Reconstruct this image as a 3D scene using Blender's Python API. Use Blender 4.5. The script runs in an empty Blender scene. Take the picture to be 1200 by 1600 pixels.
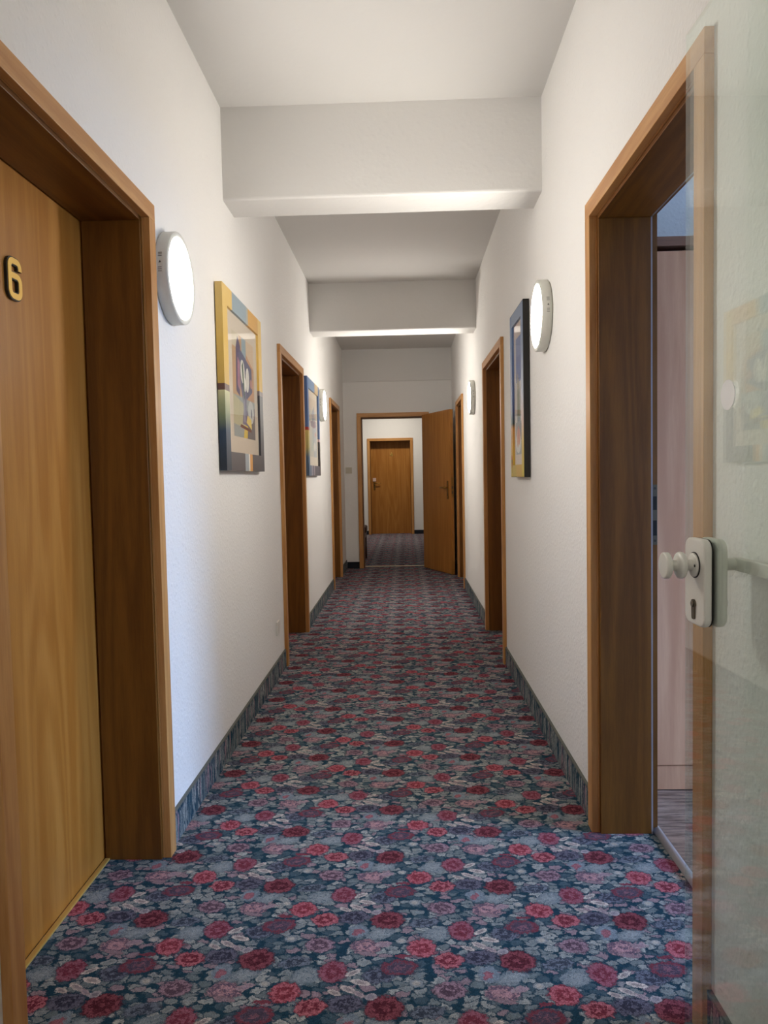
import bpy, bmesh, math, random
from mathutils import Vector, Matrix
random.seed(7)
S = bpy.context.scene
COL = S.collection
PI = math.pi

# ------------------------------------------------------------------ measurements (metres)
XL, XR = -0.780, 0.6205          # corridor walls
ZC, ZB = 2.8225, 2.4227          # ceiling, underside of the beams
YE = 9.38                        # end wall of the corridor
YB = -2.6                        # wall behind the camera
HALL_Y0, HALL_Y1 = 9.58, 14.84   # hall beyond the end doorway

# ------------------------------------------------------------------ camera
cd = bpy.data.cameras.new('camera')
cam = bpy.data.objects.new('camera', cd); COL.objects.link(cam)
cd.sensor_fit = 'VERTICAL'; cd.sensor_height = 32.0; cd.lens = 32.0 * 1130 / 1600
cd.clip_start = 0.02
r = Vector((0.99940577, 0.02851993, -0.01935794)); u = Vector((0.01791731, 0.04993086, 0.99859195)); f = Vector((-0.02944633, 0.99834539, -0.04939019))
cam.matrix_world = Matrix(((r.x, u.x, -f.x, 0), (r.y, u.y, -f.y, 0), (r.z, u.z, -f.z, 1.19396), (0, 0, 0, 1)))
S.camera = cam

# ------------------------------------------------------------------ exposure, sky, daylight
S.view_settings.view_transform = 'Standard'; S.view_settings.look = 'None'
S.view_settings.gamma = 1.0; S.view_settings.use_curve_mapping = False
S.view_settings.exposure = 0.12
LAMP = 60.0                      # wall lamp diffuser emission
w = bpy.data.worlds.new('sky'); S.world = w; w.use_nodes = True
bg = w.node_tree.nodes['Background']; bg.inputs['Color'].default_value = (0.42, 0.62, 1.0, 1); bg.inputs['Strength'].default_value = 12.0

def area(name, loc, rot, sx, sy, power, color, shape='RECTANGLE'):
    l = bpy.data.lights.new(name, 'AREA'); l.shape = shape; l.size = sx; l.size_y = sy; l.energy = power; l.color = color
    o = bpy.data.objects.new(name, l); COL.objects.link(o); o.location = loc; o.rotation_euler = rot
    return o
# daylight through the bedroom window (faces -X), and the hall's ceiling light
wl = area('window_daylight', (4.10, 1.40, 1.62), (0, math.radians(64), math.radians(-8)), 1.3, 1.3, 20, (0.36, 0.58, 1.0)); wl.data.spread = math.radians(62)
area('hall_ceiling_light', (-0.25, 13.75, 2.78), (0, 0, 0), 0.3, 0.3, 24, (1.0, 0.92, 0.80), 'DISK')

# ------------------------------------------------------------------ node helpers
def srgb(r_, g_, b_):
    c = [x / 255 for x in (r_, g_, b_)]
    return tuple((x / 12.92 if x <= .04045 else ((x + .055) / 1.055) ** 2.4) for x in c) + (1.0,)
class NT:
    def __init__(s, tree): s.t = tree
    def n(s, typ, ins=None, **kw):
        nd = s.t.nodes.new(typ)
        for k, v in kw.items(): setattr(nd, k, v)
        for k, v in (ins or {}).items():
            if hasattr(v, 'is_output') or isinstance(v, bpy.types.NodeSocket): s.t.links.new(v, nd.inputs[k])
            else: nd.inputs[k].default_value = v
        return nd
    def math(s, op, a, b=0.0, c=None):
        i = {0: a, 1: b}
        if c is not None: i[2] = c
        return s.n('ShaderNodeMath', i, operation=op).outputs[0]
    def vmath(s, op, a, b=(0, 0, 0)):
        return s.n('ShaderNodeVectorMath', {0: a, 1: b}, operation=op).outputs[0]
    def mix(s, fac, a, b, blend='MIX'):
        nd = s.n('ShaderNodeMix', data_type='RGBA', blend_type=blend)
        for idx, v in ((0, fac), (6, a), (7, b)):
            if isinstance(v, bpy.types.NodeSocket): s.t.links.new(v, nd.inputs[idx])
            else: nd.inputs[idx].default_value = v
        return nd.outputs[2]
    def ss(s, v, a, b, o0=0.0, o1=1.0):
        return s.n('ShaderNodeMapRange', {0: v, 1: a, 2: b, 3: o0, 4: o1}, interpolation_type='SMOOTHSTEP').outputs[0]
def mat(name):
    m = bpy.data.materials.new(name); m.use_nodes = True
    nt = NT(m.node_tree); b = m.node_tree.nodes['Principled BSDF']
    return m, nt, b
def L(nt, a, b): nt.t.links.new(a, b)
MATS = {}
def plain(name, col, rough=.5, metal=0.0, spec=.5):
    if name in MATS: return MATS[name]
    m, nt, b = mat(name)
    nz = nt.n('ShaderNodeTexNoise', {'Scale': 40.0, 'Detail': 3.0})
    c = nt.mix(nz.outputs[0], tuple(x * .94 for x in col[:3]) + (1,), tuple(min(1, x * 1.06) for x in col[:3]) + (1,))
    L(nt, c, b.inputs['Base Color']); b.inputs['Roughness'].default_value = rough; b.inputs['Metallic'].default_value = metal
    b.inputs['Specular IOR Level'].default_value = spec
    MATS[name] = m; return m

def wall_paint(name, col, scale=95.0, dist=.0026, rough=.85):
    m, nt, b = mat(name)
    geo = nt.n('ShaderNodeNewGeometry')
    n1 = nt.n('ShaderNodeTexNoise', {'Vector': geo.outputs['Position'], 'Scale': scale, 'Detail': 3.0, 'Roughness': .6})
    n2 = nt.n('ShaderNodeTexVoronoi', {'Vector': geo.outputs['Position'], 'Scale': scale * .55}, feature='SMOOTH_F1')
    h = nt.math('ADD', n1.outputs[0], nt.math('MULTIPLY', nt.ss(n2.outputs['Distance'], 0.0, .45, 1, 0), .6))
    bp = nt.n('ShaderNodeBump', {'Height': h, 'Strength': .65, 'Distance': dist})
    L(nt, bp.outputs[0], b.inputs['Normal'])
    n3 = nt.n('ShaderNodeTexNoise', {'Vector': geo.outputs['Position'], 'Scale': 3.0, 'Detail': 2.0})
    L(nt, nt.mix(n3.outputs[0], tuple(x * .97 for x in col[:3]) + (1,), col), b.inputs['Base Color'])
    b.inputs['Roughness'].default_value = rough; b.inputs['Specular IOR Level'].default_value = .2
    return m
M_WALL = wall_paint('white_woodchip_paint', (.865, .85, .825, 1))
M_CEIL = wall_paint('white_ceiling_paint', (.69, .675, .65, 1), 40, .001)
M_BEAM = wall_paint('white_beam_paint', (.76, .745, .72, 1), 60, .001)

def wood(name, dark, light, axis='z', rough=.38, pores=.5, gs=1.0):
    """oak and beech veneer with the grain along one axis of the part"""
    m, nt, b = mat(name)
    tc = nt.n('ShaderNodeTexCoord')
    sc = {'z': (1, 1, .07), 'y': (1, .07, 1), 'x': (.07, 1, 1)}[axis]
    v = nt.n('ShaderNodeMapping', {'Vector': tc.outputs['Object'], 'Scale': sc}).outputs[0]
    warp = nt.n('ShaderNodeTexNoise', {'Vector': v, 'Scale': 5.0 * gs, 'Detail': 2.0})
    rings = nt.math('SINE', nt.math('MULTIPLY', warp.outputs[0], 70.0))
    fine = nt.n('ShaderNodeTexNoise', {'Vector': v, 'Scale': 160.0 * gs, 'Detail': 3.0, 'Roughness': .65})
    broad = nt.n('ShaderNodeTexNoise', {'Vector': v, 'Scale': 14.0 * gs, 'Detail': 3.0})
    fac = nt.math('ADD', nt.math('MULTIPLY', rings, .10), nt.math('ADD', nt.math('MULTIPLY', fine.outputs[0], pores), nt.math('MULTIPLY', broad.outputs[0], .75)))
    fac = nt.ss(fac, .30, .95)
    L(nt, nt.mix(fac, dark, light), b.inputs['Base Color'])
    b.inputs['Roughness'].default_value = rough; b.inputs['Specular IOR Level'].default_value = .45
    bp = nt.n('ShaderNodeBump', {'Height': fine.outputs[0], 'Strength': .12, 'Distance': .0006})
    L(nt, bp.outputs[0], b.inputs['Normal'])
    return m
W_D, W_L = srgb(178, 122, 64), srgb(208, 156, 96)
M_LEAF = wood('oak_veneer_leaf', srgb(164, 104, 38), srgb(190, 132, 62), pores=.34)
M_LIN_V = wood('shaded_oak_lining_upright', srgb(98, 58, 14), srgb(130, 84, 28), 'z', .45)  # lining oak: shade of the door recess is put into this darker brown
M_LIN_Y = wood('shaded_oak_lining_along', srgb(98, 58, 14), srgb(130, 84, 28), 'y', .45)
M_LIN_X = wood('shaded_oak_lining_across', srgb(98, 58, 14), srgb(130, 84, 28), 'x', .45)
M_TRIM_V = wood('beech_trim_upright', W_D, W_L, 'z')
M_TRIM_Y = wood('beech_trim_along', W_D, W_L, 'y')
M_TRIM_X = wood('beech_trim_across', W_D, W_L, 'x')
M_WARD = wood('pinkish_beech_front', srgb(196, 142, 108), srgb(224, 174, 138), 'z', .45, .3, .8)
M_WARD_DK = wood('brown_wardrobe_top', srgb(120, 84, 66), srgb(148, 108, 86), 'x', .45, .3)

# ------------------------------------------------------------------ carpet: half-drop repeat of roses, leaves and buds
P = 0.3225
def motif_group():
    g = bpy.data.node_groups.new('carpet_motif', 'ShaderNodeTree')
    I = g.interface
    I.new_socket('Vector', in_out='INPUT', socket_type='NodeSocketVector')
    I.new_socket('Center', in_out='INPUT', socket_type='NodeSocketVector')
    I.new_socket('Inv', in_out='INPUT', socket_type='NodeSocketVector')
    I.new_socket('Angle', in_out='INPUT', socket_type='NodeSocketFloat')
    I.new_socket('D', in_out='OUTPUT', socket_type='NodeSocketFloat')
    nt = NT(g)
    gi = g.nodes.new('NodeGroupInput'); go = g.nodes.new('NodeGroupOutput')
    d = nt.vmath('SUBTRACT', gi.outputs[0], gi.outputs[1])
    sp = nt.n('ShaderNodeSeparateXYZ', {0: d})
    i = nt.math('ROUND', nt.math('DIVIDE', sp.outputs[0], P))
    x = nt.math('SUBTRACT', sp.outputs[0], nt.math('MULTIPLY', i, P))
    y = nt.math('SUBTRACT', sp.outputs[1], nt.math('MULTIPLY', i, -P * .5 if False else P * .49))
    j = nt.math('ROUND', nt.math('DIVIDE', y, P))
    y = nt.math('SUBTRACT', y, nt.math('MULTIPLY', j, P))
    v = nt.n('ShaderNodeCombineXYZ', {0: x, 1: y}).outputs[0]
    v = nt.n('ShaderNodeVectorRotate', {'Vector': v, 'Angle': gi.outputs[3]}, rotation_type='Z_AXIS').outputs[0]
    v = nt.vmath('MULTIPLY', v, gi.outputs[2])
    ln = nt.n('ShaderNodeVectorMath', {0: v}, operation='LENGTH')
    L(nt, ln.outputs['Value'], go.inputs[0])
    return g
MOTIF = motif_group()
# centre x, y / radii / angle / colours (edge, inside) / ring depth  -- positions within one repeat, metres
TEAL, LEAF = srgb(26, 58, 74), srgb(118, 130, 142)
MOTIFS = [
    # big grey-blue leaves
    (.063, 2.152, .042, .030, -.3, srgb(108, 118, 124), srgb(140, 146, 148), 0),
    (.238, 1.990, .044, .024, -.5, srgb(108, 118, 124), srgb(142, 148, 150), 0),
    # dark indigo blooms
    (.164, 2.060, .044, .030, -.1, srgb(56, 56, 72), srgb(88, 86, 100), 1),
    (-.083, 1.996, .040, .028, 0, srgb(60, 64, 80), srgb(92, 96, 110), 1),
    (.030, 2.200, .044, .020, -.2, srgb(60, 68, 82), srgb(94, 100, 112), 1),
    # violet-grey rose with a red outline and a slim red leaf over it
    (-.034, 2.024, .046, .030, -.1, srgb(112, 48, 62), srgb(98, 88, 100), 2),
    (-.025, 2.066, .022, .007, 0, srgb(118, 48, 62), srgb(118, 52, 66), 0),
    # dim purple rose
    (.083, 1.945, .040, .030, 0, srgb(92, 70, 84), srgb(134, 106, 116), 1),
    # pale pink rose
    (.203, 1.937, .042, .029, 0, srgb(184, 138, 142), srgb(84, 70, 86), 1),
    (.247, 1.950, .022, .012, -.3, srgb(160, 134, 136), srgb(138, 116, 126), 0),
    # bud
    (.180, 2.000, .027, .030, 0, srgb(106, 118, 128), srgb(122, 132, 140), 0),
    (.177, 1.996, .012, .018, .5, srgb(130, 76, 88), srgb(152, 92, 102), 0),
    # dark red rose
    (-.067, 1.890, .047, .040, -.1, srgb(86, 30, 42), srgb(116, 54, 64), 1),
    # magenta rose
    (.128, 2.166, .036, .041, 0, srgb(122, 44, 62), srgb(130, 74, 88), 1),
    # cream petals spreading beside it
    (.177, 2.163, .022, .0085, -.59, srgb(190, 178, 168), srgb(136, 126, 126), 3),
    (.196, 2.130, .026, .0095, .28, srgb(194, 180, 170), srgb(142, 130, 128), 3),
    (.169, 2.107, .024, .0090, .52, srgb(188, 172, 162), srgb(138, 126, 126), 3),
    (.138, 2.096, .019, .0080, .45, srgb(182, 168, 158), srgb(136, 124, 124), 3),
    (.196, 2.091, .017, .0075, .63, srgb(166, 146, 146), srgb(132, 118, 124), 3),
    (.224, 2.083, .015, .011, -.3, srgb(160, 150, 152), srgb(128, 122, 130), 3),
    # bright red pair
    (.022, 2.097, .038, .036, -.2, srgb(134, 40, 56), srgb(158, 80, 90), 1),
    (.087, 2.050, .038, .029, -.1, srgb(116, 34, 50), srgb(156, 82, 90), 1),
    # small pale discs and a slim pink leaf
    (-.030, 2.125, .014, .011, 0, srgb(140, 142, 142), srgb(168, 158, 148), 3),
    (.006, 1.970, .017, .014, 0, srgb(124, 130, 134), srgb(164, 156, 146), 3),
    (-.115, 2.075, .028, .008, .2, srgb(138, 110, 116), srgb(132, 110, 118), 3),
]
def carpet(name, vertical=False):
    m, nt, b = mat(name)
    geo = nt.n('ShaderNodeNewGeometry')
    pos = geo.outputs['Position']
    sp = nt.n('ShaderNodeSeparateXYZ', {0: pos})
    if vertical:      # strips of the same carpet turned up against the wall
        a = nt.math('ADD', nt.math('MULTIPLY', sp.outputs[2], .45), nt.math('ADD', sp.outputs[0], .9))
        v0 = nt.n('ShaderNodeCombineXYZ', {0: a, 1: sp.outputs[1]}).outputs[0]
    else:
        v0 = nt.n('ShaderNodeCombineXYZ', {0: sp.outputs[0], 1: sp.outputs[1]}).outputs[0]
    def noff(scale, detail, ax, ay):
        nw = nt.n('ShaderNodeTexNoise', {'Vector': v0, 'Scale': scale, 'Detail': detail, 'Roughness': .6})
        return nt.vmath('MULTIPLY', nt.vmath('SUBTRACT', nw.outputs['Color'], (.5, .5, .5)), (ax, ay, 0))
    fuzz = nt.vmath('ADD', v0, noff(300.0, 1.0, .013, .012))       # ends of the yarn
    v = nt.vmath('ADD', fuzz, noff(60.0, 2.0, .030, .026))
    vl = nt.vmath('ADD', fuzz, noff(42.0, 1.0, .026, .030))
    nf = nt.n('ShaderNodeTexNoise', {'Vector': fuzz, 'Scale': 115.0, 'Detail': 3.0, 'Roughness': .7})
    ny = nt.n('ShaderNodeTexNoise', {'Vector': nt.vmath('MULTIPLY', vl, (1, 2.0, 1)), 'Scale': 95.0, 'Detail': 2.0, 'Roughness': .6})
    # ground: small leaves with pale midribs on dark teal
    vs = nt.vmath('MULTIPLY', vl, (16, 70, 1) if vertical else (28, 52, 1))
    vo = nt.n('ShaderNodeTexVoronoi', {'Vector': vs, 'Scale': 1.0, 'Randomness': .9}, feature='F1', voronoi_dimensions='2D')
    gap = nt.math('SUBTRACT', .62, nt.math('ADD', vo.outputs['Distance'], nt.math('MULTIPLY', nt.math('SUBTRACT', nf.outputs[0], .5), .30)))
    ve = nt.n('ShaderNodeTexVoronoi', {'Vector': vs, 'Scale': 1.0, 'Randomness': .9}, feature='DISTANCE_TO_EDGE', voronoi_dimensions='2D')
    gap = nt.math('MINIMUM', gap, nt.math('MULTIPLY_ADD', ve.outputs['Distance'], 1.5, nt.math('MULTIPLY', nt.math('SUBTRACT', nf.outputs[0], .53), .18)))
    leaf = nt.ss(gap, .02, .17)
    csep = nt.n('ShaderNodeSeparateColor', {0: vo.outputs['Color']})
    lc = nt.mix(csep.outputs[0], srgb(88, 101, 106), srgb(158, 158, 152))
    lc = nt.mix(nt.ss(gap, .26, .46, 0, .6), lc, srgb(104, 116, 120))
    lc = nt.mix(nt.ss(csep.outputs[1], .78, .82), lc, srgb(138, 116, 122))
    lc = nt.mix(nt.ss(csep.outputs[2], .80, .84), lc, srgb(64, 84, 94))
    col = nt.mix(leaf, TEAL, lc)
    for (cx, cy, rx, ry, an, c1, c2, kind) in ([] if vertical else MOTIFS):
        g = nt.n('ShaderNodeGroup'); g.node_tree = MOTIF
        L(nt, fuzz if kind == 3 else v, g.inputs[0]); g.inputs[1].default_value = (cx, cy, 0); g.inputs[2].default_value = (1 / rx, 1 / ry, 1); g.inputs[3].default_value = an
        D = g.outputs[0]
        if kind == 3:
            inn = nt.mix(nt.ss(D, .35, .80), c2, c1)
        elif kind == 0:
            inn = nt.mix(nt.ss(nt.math('MULTIPLY_ADD', nf.outputs[0], 1.6, nt.math('MULTIPLY', D, .5)), .80, 1.45), c2, c1)
            inn = nt.mix(nt.ss(ny.outputs[0], .54, .64, 0, .75), inn, TEAL) if rx > .04 else inn
        elif kind == 1:
            ring = nt.math('SINE', nt.math('MULTIPLY_ADD', D, 9.0, nt.math('MULTIPLY', nf.outputs[0], 15.0)))
            inn = nt.mix(nt.ss(ring, -.3, .7), tuple(x * .8 for x in c1[:3]) + (1,), tuple(min(1, x * 1.2) for x in c2[:3]) + (1,))
        else:
            ring = nt.math('SINE', nt.math('MULTIPLY_ADD', D, 9.0, nt.math('MULTIPLY', nf.outputs[0], 14.0)))
            inn = nt.mix(nt.ss(ring, -.3, .8), srgb(74, 64, 80), srgb(122, 82, 94))
            inn = nt.mix(nt.ss(nt.math('MULTIPLY_ADD', ring, .22, D), .70, .95), inn, c1)
        # a thin dark outline, then the motif itself
        col = nt.mix(nt.ss(D, 1.0, 1.16, .6, 0), col, TEAL) if kind else col
        col = nt.mix(nt.ss(D, .88, 1.04, 1, 0), col, inn)
    pile = nt.n('ShaderNodeTexNoise', {'Vector': nt.vmath('MULTIPLY', v0, (1, 1.6, 1)), 'Scale': 330.0, 'Detail': 2.0, 'Roughness': .8})
    k = nt.math('MULTIPLY', nt.ss(pile.outputs[0], .28, .72, .62, 1.42), nt.ss(ny.outputs[0], .32, .68, .86, 1.28))
    hs = nt.n('ShaderNodeHueSaturation', {'Value': nt.math('MULTIPLY', k, 1.05), 'Color': col, 'Saturation': .92})
    L(nt, hs.outputs[0], b.inputs['Base Color'])
    b.inputs['Roughness'].default_value = 1.0; b.inputs['Specular IOR Level'].default_value = .08
    bp = nt.n('ShaderNodeBump', {'Height': pile.outputs[0], 'Strength': .5, 'Distance': .003})
    L(nt, bp.outputs[0], b.inputs['Normal'])
    return m
M_CARPET = carpet('floral_carpet')
M_BASE = carpet('floral_carpet_strip', True)
M_BIND = plain('grey_green_binding', srgb(98, 100, 94), .9)

def laminate():
    m, nt, b = mat('grey_brown_laminate')
    geo = nt.n('ShaderNodeNewGeometry')
    v = nt.vmath('MULTIPLY', geo.outputs['Position'], (.12, 1, 1))
    n1 = nt.n('ShaderNodeTexNoise', {'Vector': v, 'Scale': 60.0, 'Detail': 5.0, 'Roughness': .7})
    br = nt.n('ShaderNodeTexBrick', {'Vector': geo.outputs['Position'], 'Color1': (.2, .2, .2, 1), 'Color2': (.8, .8, .8, 1), 'Mortar': (0, 0, 0, 1), 'Scale': 1.0, 'Mortar Size': .0018, 'Brick Width': 1.2, 'Row Height': .19})
    c = nt.mix(nt.ss(n1.outputs[0], .32, .68), srgb(82, 62, 54), srgb(168, 142, 126))
    c = nt.mix(.25, c, br.outputs[0], 'MULTIPLY')
    L(nt, c, b.inputs['Base Color']); b.inputs['Roughness'].default_value = .4
    return m
M_LAM = laminate()
M_WHITE = plain('white_enamel', srgb(226, 224, 216), .35)
M_LAMPBODY = plain('white_lamp_housing', srgb(214, 213, 204), .45)
M_SLOT = plain('dark_slot', srgb(70, 66, 60), .8)
M_BRASS = plain('polished_brass', srgb(206, 160, 78), .3, .9)
M_BRASS_DK = plain('aged_brass', srgb(150, 116, 62), .35, .9)
M_GOLD = plain('gold_number_face', srgb(236, 190, 96), .35, .35)
M_BLACK = plain('black_plastic', srgb(22, 19, 16), .45)
M_STEEL = plain('brushed_steel', srgb(190, 188, 192), .4, .35)
M_NICKEL = plain('dark_nickel', srgb(112, 104, 92), .3, .9)
M_SEAL = plain('white_rubber_seal', srgb(158, 158, 168), .5)
M_CREAM = plain('cream_mount_board', srgb(216, 204, 186), .8)
M_SWITCH = plain('cream_switch_plastic', srgb(206, 200, 184), .4)
M_CARD = plain('pale_pink_card', srgb(226, 196, 184), .7)
M_NAVYBASE = plain('dark_navy_strip', srgb(24, 30, 40), .9)

def diffuser(name, k):
    m, nt, b = mat(name)
    b.inputs['Base Color'].default_value = (.9, .9, .88, 1)
    b.inputs['Emission Color'].default_value = (1.0, .945, .87, 1); b.inputs['Emission Strength'].default_value = LAMP * k
    return m
M_GLOW = diffuser('glowing_white_diffuser', 1.0)
M_GLOW_C = diffuser('fill_lamp_diffuser', .7)  # for the two added lamps behind the camera
M_GLOW_B = diffuser('brightly_glowing_white_diffuser', 1.35)

def glass(name, tint, refl=1.0):
    """clear pane: Fresnel mirror over tinted transmission, the same from either side"""
    m = bpy.data.materials.new(name); m.use_nodes = True
    t = m.node_tree; t.nodes.clear(); nt = NT(t)
    geo = nt.n('ShaderNodeNewGeometry')
    ior = nt.n('ShaderNodeMapRange', {0: geo.outputs['Backfacing'], 1: 0.0, 2: 1.0, 3: 1.52, 4: 1 / 1.52}).outputs[0]
    fr = nt.n('ShaderNodeFresnel', {'IOR': ior}).outputs[0]
    fr = nt.math('MULTIPLY', fr, refl)
    tr = nt.n('ShaderNodeBsdfTransparent', {'Color': tint}); gl = nt.n('ShaderNodeBsdfGlossy', {'Color': (1, 1, 1, 1), 'Roughness': .0})
    mx = nt.n('ShaderNodeMixShader', {0: fr, 1: tr.outputs[0], 2: gl.outputs[0]})
    out = nt.n('ShaderNodeOutputMaterial', {'Surface': mx.outputs[0]})
    return m
M_GLASS = glass('clear_green_tinged_glass', (.94, .98, .96, 1))
M_PANE = glass('picture_glass', (.99, .99, .99, 1), .35)

def ramp_z(name, stops, rough=.45):
    """painted colour that runs along the height of the part (object z, metres)"""
    m, nt, b = mat(name)
    tc = nt.n('ShaderNodeTexCoord')
    nz = nt.n('ShaderNodeTexNoise', {'Vector': tc.outputs['Object'], 'Scale': 14.0, 'Detail': 3.0})
    z = nt.n('ShaderNodeSeparateXYZ', {0: tc.outputs['Object']}).outputs[2]
    z = nt.math('ADD', z, nt.math('MULTIPLY', nt.math('SUBTRACT', nz.outputs[0], .5), .05))
    rp = nt.n('ShaderNodeValToRGB', {0: z})
    e = rp.color_ramp.elements
    while len(e) < len(stops): e.new(.5)
    for el, (p, c) in zip(e, stops): el.position = p; el.color = c
    L(nt, rp.outputs[0], b.inputs['Base Color']); b.inputs['Roughness'].default_value = rough
    return m

# ------------------------------------------------------------------ mesh helpers
class MB:
    def __init__(s): s.bm = bmesh.new(); s.mats = []
    def mi(s, m):
        if m not in s.mats: s.mats.append(m)
        return s.mats.index(m)
    def face(s, pts, m, smooth=False):
        try: fc = s.bm.faces.new([s.bm.verts.new(p) for p in pts])
        except ValueError: return
        fc.material_index = s.mi(m); fc.smooth = smooth
    def box(s, x0, x1, y0, y1, z0, z1, m):
        x0, x1 = min(x0, x1), max(x0, x1); y0, y1 = min(y0, y1), max(y0, y1); z0, z1 = min(z0, z1), max(z0, z1)
        v = [s.bm.verts.new((x, y, z)) for x in (x0, x1) for y in (y0, y1) for z in (z0, z1)]
        for q in ((0, 1, 3, 2), (4, 6, 7, 5), (0, 4, 5, 1), (2, 3, 7, 6), (0, 2, 6, 4), (1, 5, 7, 3)):
            fc = s.bm.faces.new([v[i] for i in q]); fc.material_index = s.mi(m)
        return s
    def lathe(s, prof, origin, axis, m, n=40, cap0=True, cap1=True, smooth=True):
        """prof: (radius, distance along axis)"""
        ax = Vector(axis).normalized(); o = Vector(origin)
        a = ax.orthogonal().normalized(); b = ax.cross(a)
        rings = [[s.bm.verts.new(o + ax * h + (a * math.cos(2 * PI * i / n) + b * math.sin(2 * PI * i / n)) * rr) for i in range(n)] for rr, h in prof]
        for q in range(len(rings) - 1):
            for i in range(n):
                fc = s.bm.faces.new((rings[q][i], rings[q][(i + 1) % n], rings[q + 1][(i + 1) % n], rings[q + 1][i]))
                fc.smooth = smooth; fc.material_index = s.mi(m)
        if cap0: fc = s.bm.faces.new(rings[0][::-1]); fc.material_index = s.mi(m)
        if cap1: fc = s.bm.faces.new(rings[-1]); fc.material_index = s.mi(m)
        return s
    def prism(s, pts, to3, d0, d1, m, mside=None):
        """2-D outline extruded from depth d0 to d1; to3(u, v, d) gives the point"""
        a = [s.bm.verts.new(to3(u_, v_, d0)) for u_, v_ in pts]; b = [s.bm.verts.new(to3(u_, v_, d1)) for u_, v_ in pts]
        n = len(pts)
        for vs in (a[::-1], b):
            fc = s.bm.faces.new(vs); fc.material_index = s.mi(m)
        for i in range(n):
            fc = s.bm.faces.new((a[i], a[(i + 1) % n], b[(i + 1) % n], b[i])); fc.material_index = s.mi(mside or m)
        return s
    def tube(s, pts, rad, m, n=14):
        pts = [Vector(p) for p in pts]; rings = []
        for k, p in enumerate(pts):
            t = (pts[min(k + 1, len(pts) - 1)] - pts[max(k - 1, 0)]).normalized()
            ref = Vector((0, 0, 1)) if abs(t.z) < .9 else Vector((1, 0, 0))
            a = t.cross(ref).normalized(); b = t.cross(a)
            rr = rad[k] if isinstance(rad, (list, tuple)) else rad
            rings.append([s.bm.verts.new(p + (a * math.cos(2 * PI * i / n) + b * math.sin(2 * PI * i / n)) * rr) for i in range(n)])
        for q in range(len(rings) - 1):
            for i in range(n):
                fc = s.bm.faces.new((rings[q][i], rings[q][(i + 1) % n], rings[q + 1][(i + 1) % n], rings[q + 1][i])); fc.smooth = True; fc.material_index = s.mi(m)
        for vs in (rings[0][::-1], rings[-1]):
            fc = s.bm.faces.new(vs); fc.material_index = s.mi(m)
        return s
    def build(s, name, parent=None, origin=None, bevel=0.0, seg=2):
        o3 = Vector(origin) if origin is not None else Vector((0, 0, 0))
        if o3.length: bmesh.ops.translate(s.bm, verts=s.bm.verts, vec=-o3)
        bmesh.ops.recalc_face_normals(s.bm, faces=s.bm.faces)
        me = bpy.data.meshes.new(name); s.bm.to_mesh(me); s.bm.free()
        for m in s.mats: me.materials.append(m)
        o = bpy.data.objects.new(name, me); COL.objects.link(o)
        if parent is not None: o.parent = parent
        else: o.location = o3
        if bevel:
            md = o.modifiers.new('bevel', 'BEVEL'); md.width = bevel; md.segments = seg; md.limit_method = 'ANGLE'; md.angle_limit = math.radians(50)
        return o
def tag(o, label=None, cat=None, group=None, kind=None):
    for k, v_ in (('label', label), ('category', cat), ('group', group), ('kind', kind)):
        if v_: o[k] = v_
    return o
def empty(name, loc, label=None, cat=None, group=None, kind=None, rz=0.0):
    o = bpy.data.objects.new(name, None); COL.objects.link(o); o.location = loc; o.rotation_euler = (0, 0, rz); o.empty_display_size = .1
    return tag(o, label, cat, group, kind)
def rrect(w_, h_, rad, n=6, cx=0, cy=0):
    pts = []
    for sx, sy, a0 in ((1, 1, 0), (-1, 1, PI / 2), (-1, -1, PI), (1, -1, 1.5 * PI)):
        for i in range(n + 1):
            a = a0 + PI / 2 * i / n
            pts.append((cx + sx * (w_ / 2 - rad) + rad * math.cos(a), cy + sy * (h_ / 2 - rad) + rad * math.sin(a)))
    return pts

# ------------------------------------------------------------------ doors: openings and builder
# (outer trim from, to, height)
DOORS_L = {'a': (1.300, 2.265, 2.045), 'b': (4.520, 5.575, 2.030), 'c': (7.620, 8.640, 2.030)}
DOORS_R = {'a': (1.475, 2.415, 2.060), 'b': (4.500, 5.560, 2.035), 'c': (7.560, 8.470, 2.035)}
END = (-0.607, 0.325, 2.010); HALLD = (-0.757, 0.178, 1.968)
TW, TP, LIN, WT, WTR = .052, .020, .185, .235, .195     # trim width, trim projection, lining depth, wall thickness

# ------------------------------------------------------------------ room shell
fl = MB(); fl.box(-1.75, .812, YB - .2, 15.3, -.06, 0, M_CARPET); fl.box(.812, 4.35, 3.3, 15.3, -.06, 0, M_CARPET); fl.box(.812, 4.35, YB - .2, -.55, -.06, 0, M_CARPET)
tag(fl.build('floor'), 'floral carpet floor of roses and leaves running down the corridor', 'floor', kind='structure')
fb = MB(); fb.box(.812, 4.35, -.55, 3.3, -.06, -.002, M_LAM)
tag(fb.build('floor'), 'grey-brown laminate floor of the room through the right doorway', 'floor', kind='structure')
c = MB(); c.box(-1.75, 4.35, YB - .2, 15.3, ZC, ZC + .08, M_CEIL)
tag(c.build('ceiling'), 'white ceiling above the corridor', 'ceiling', kind='structure')

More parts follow.
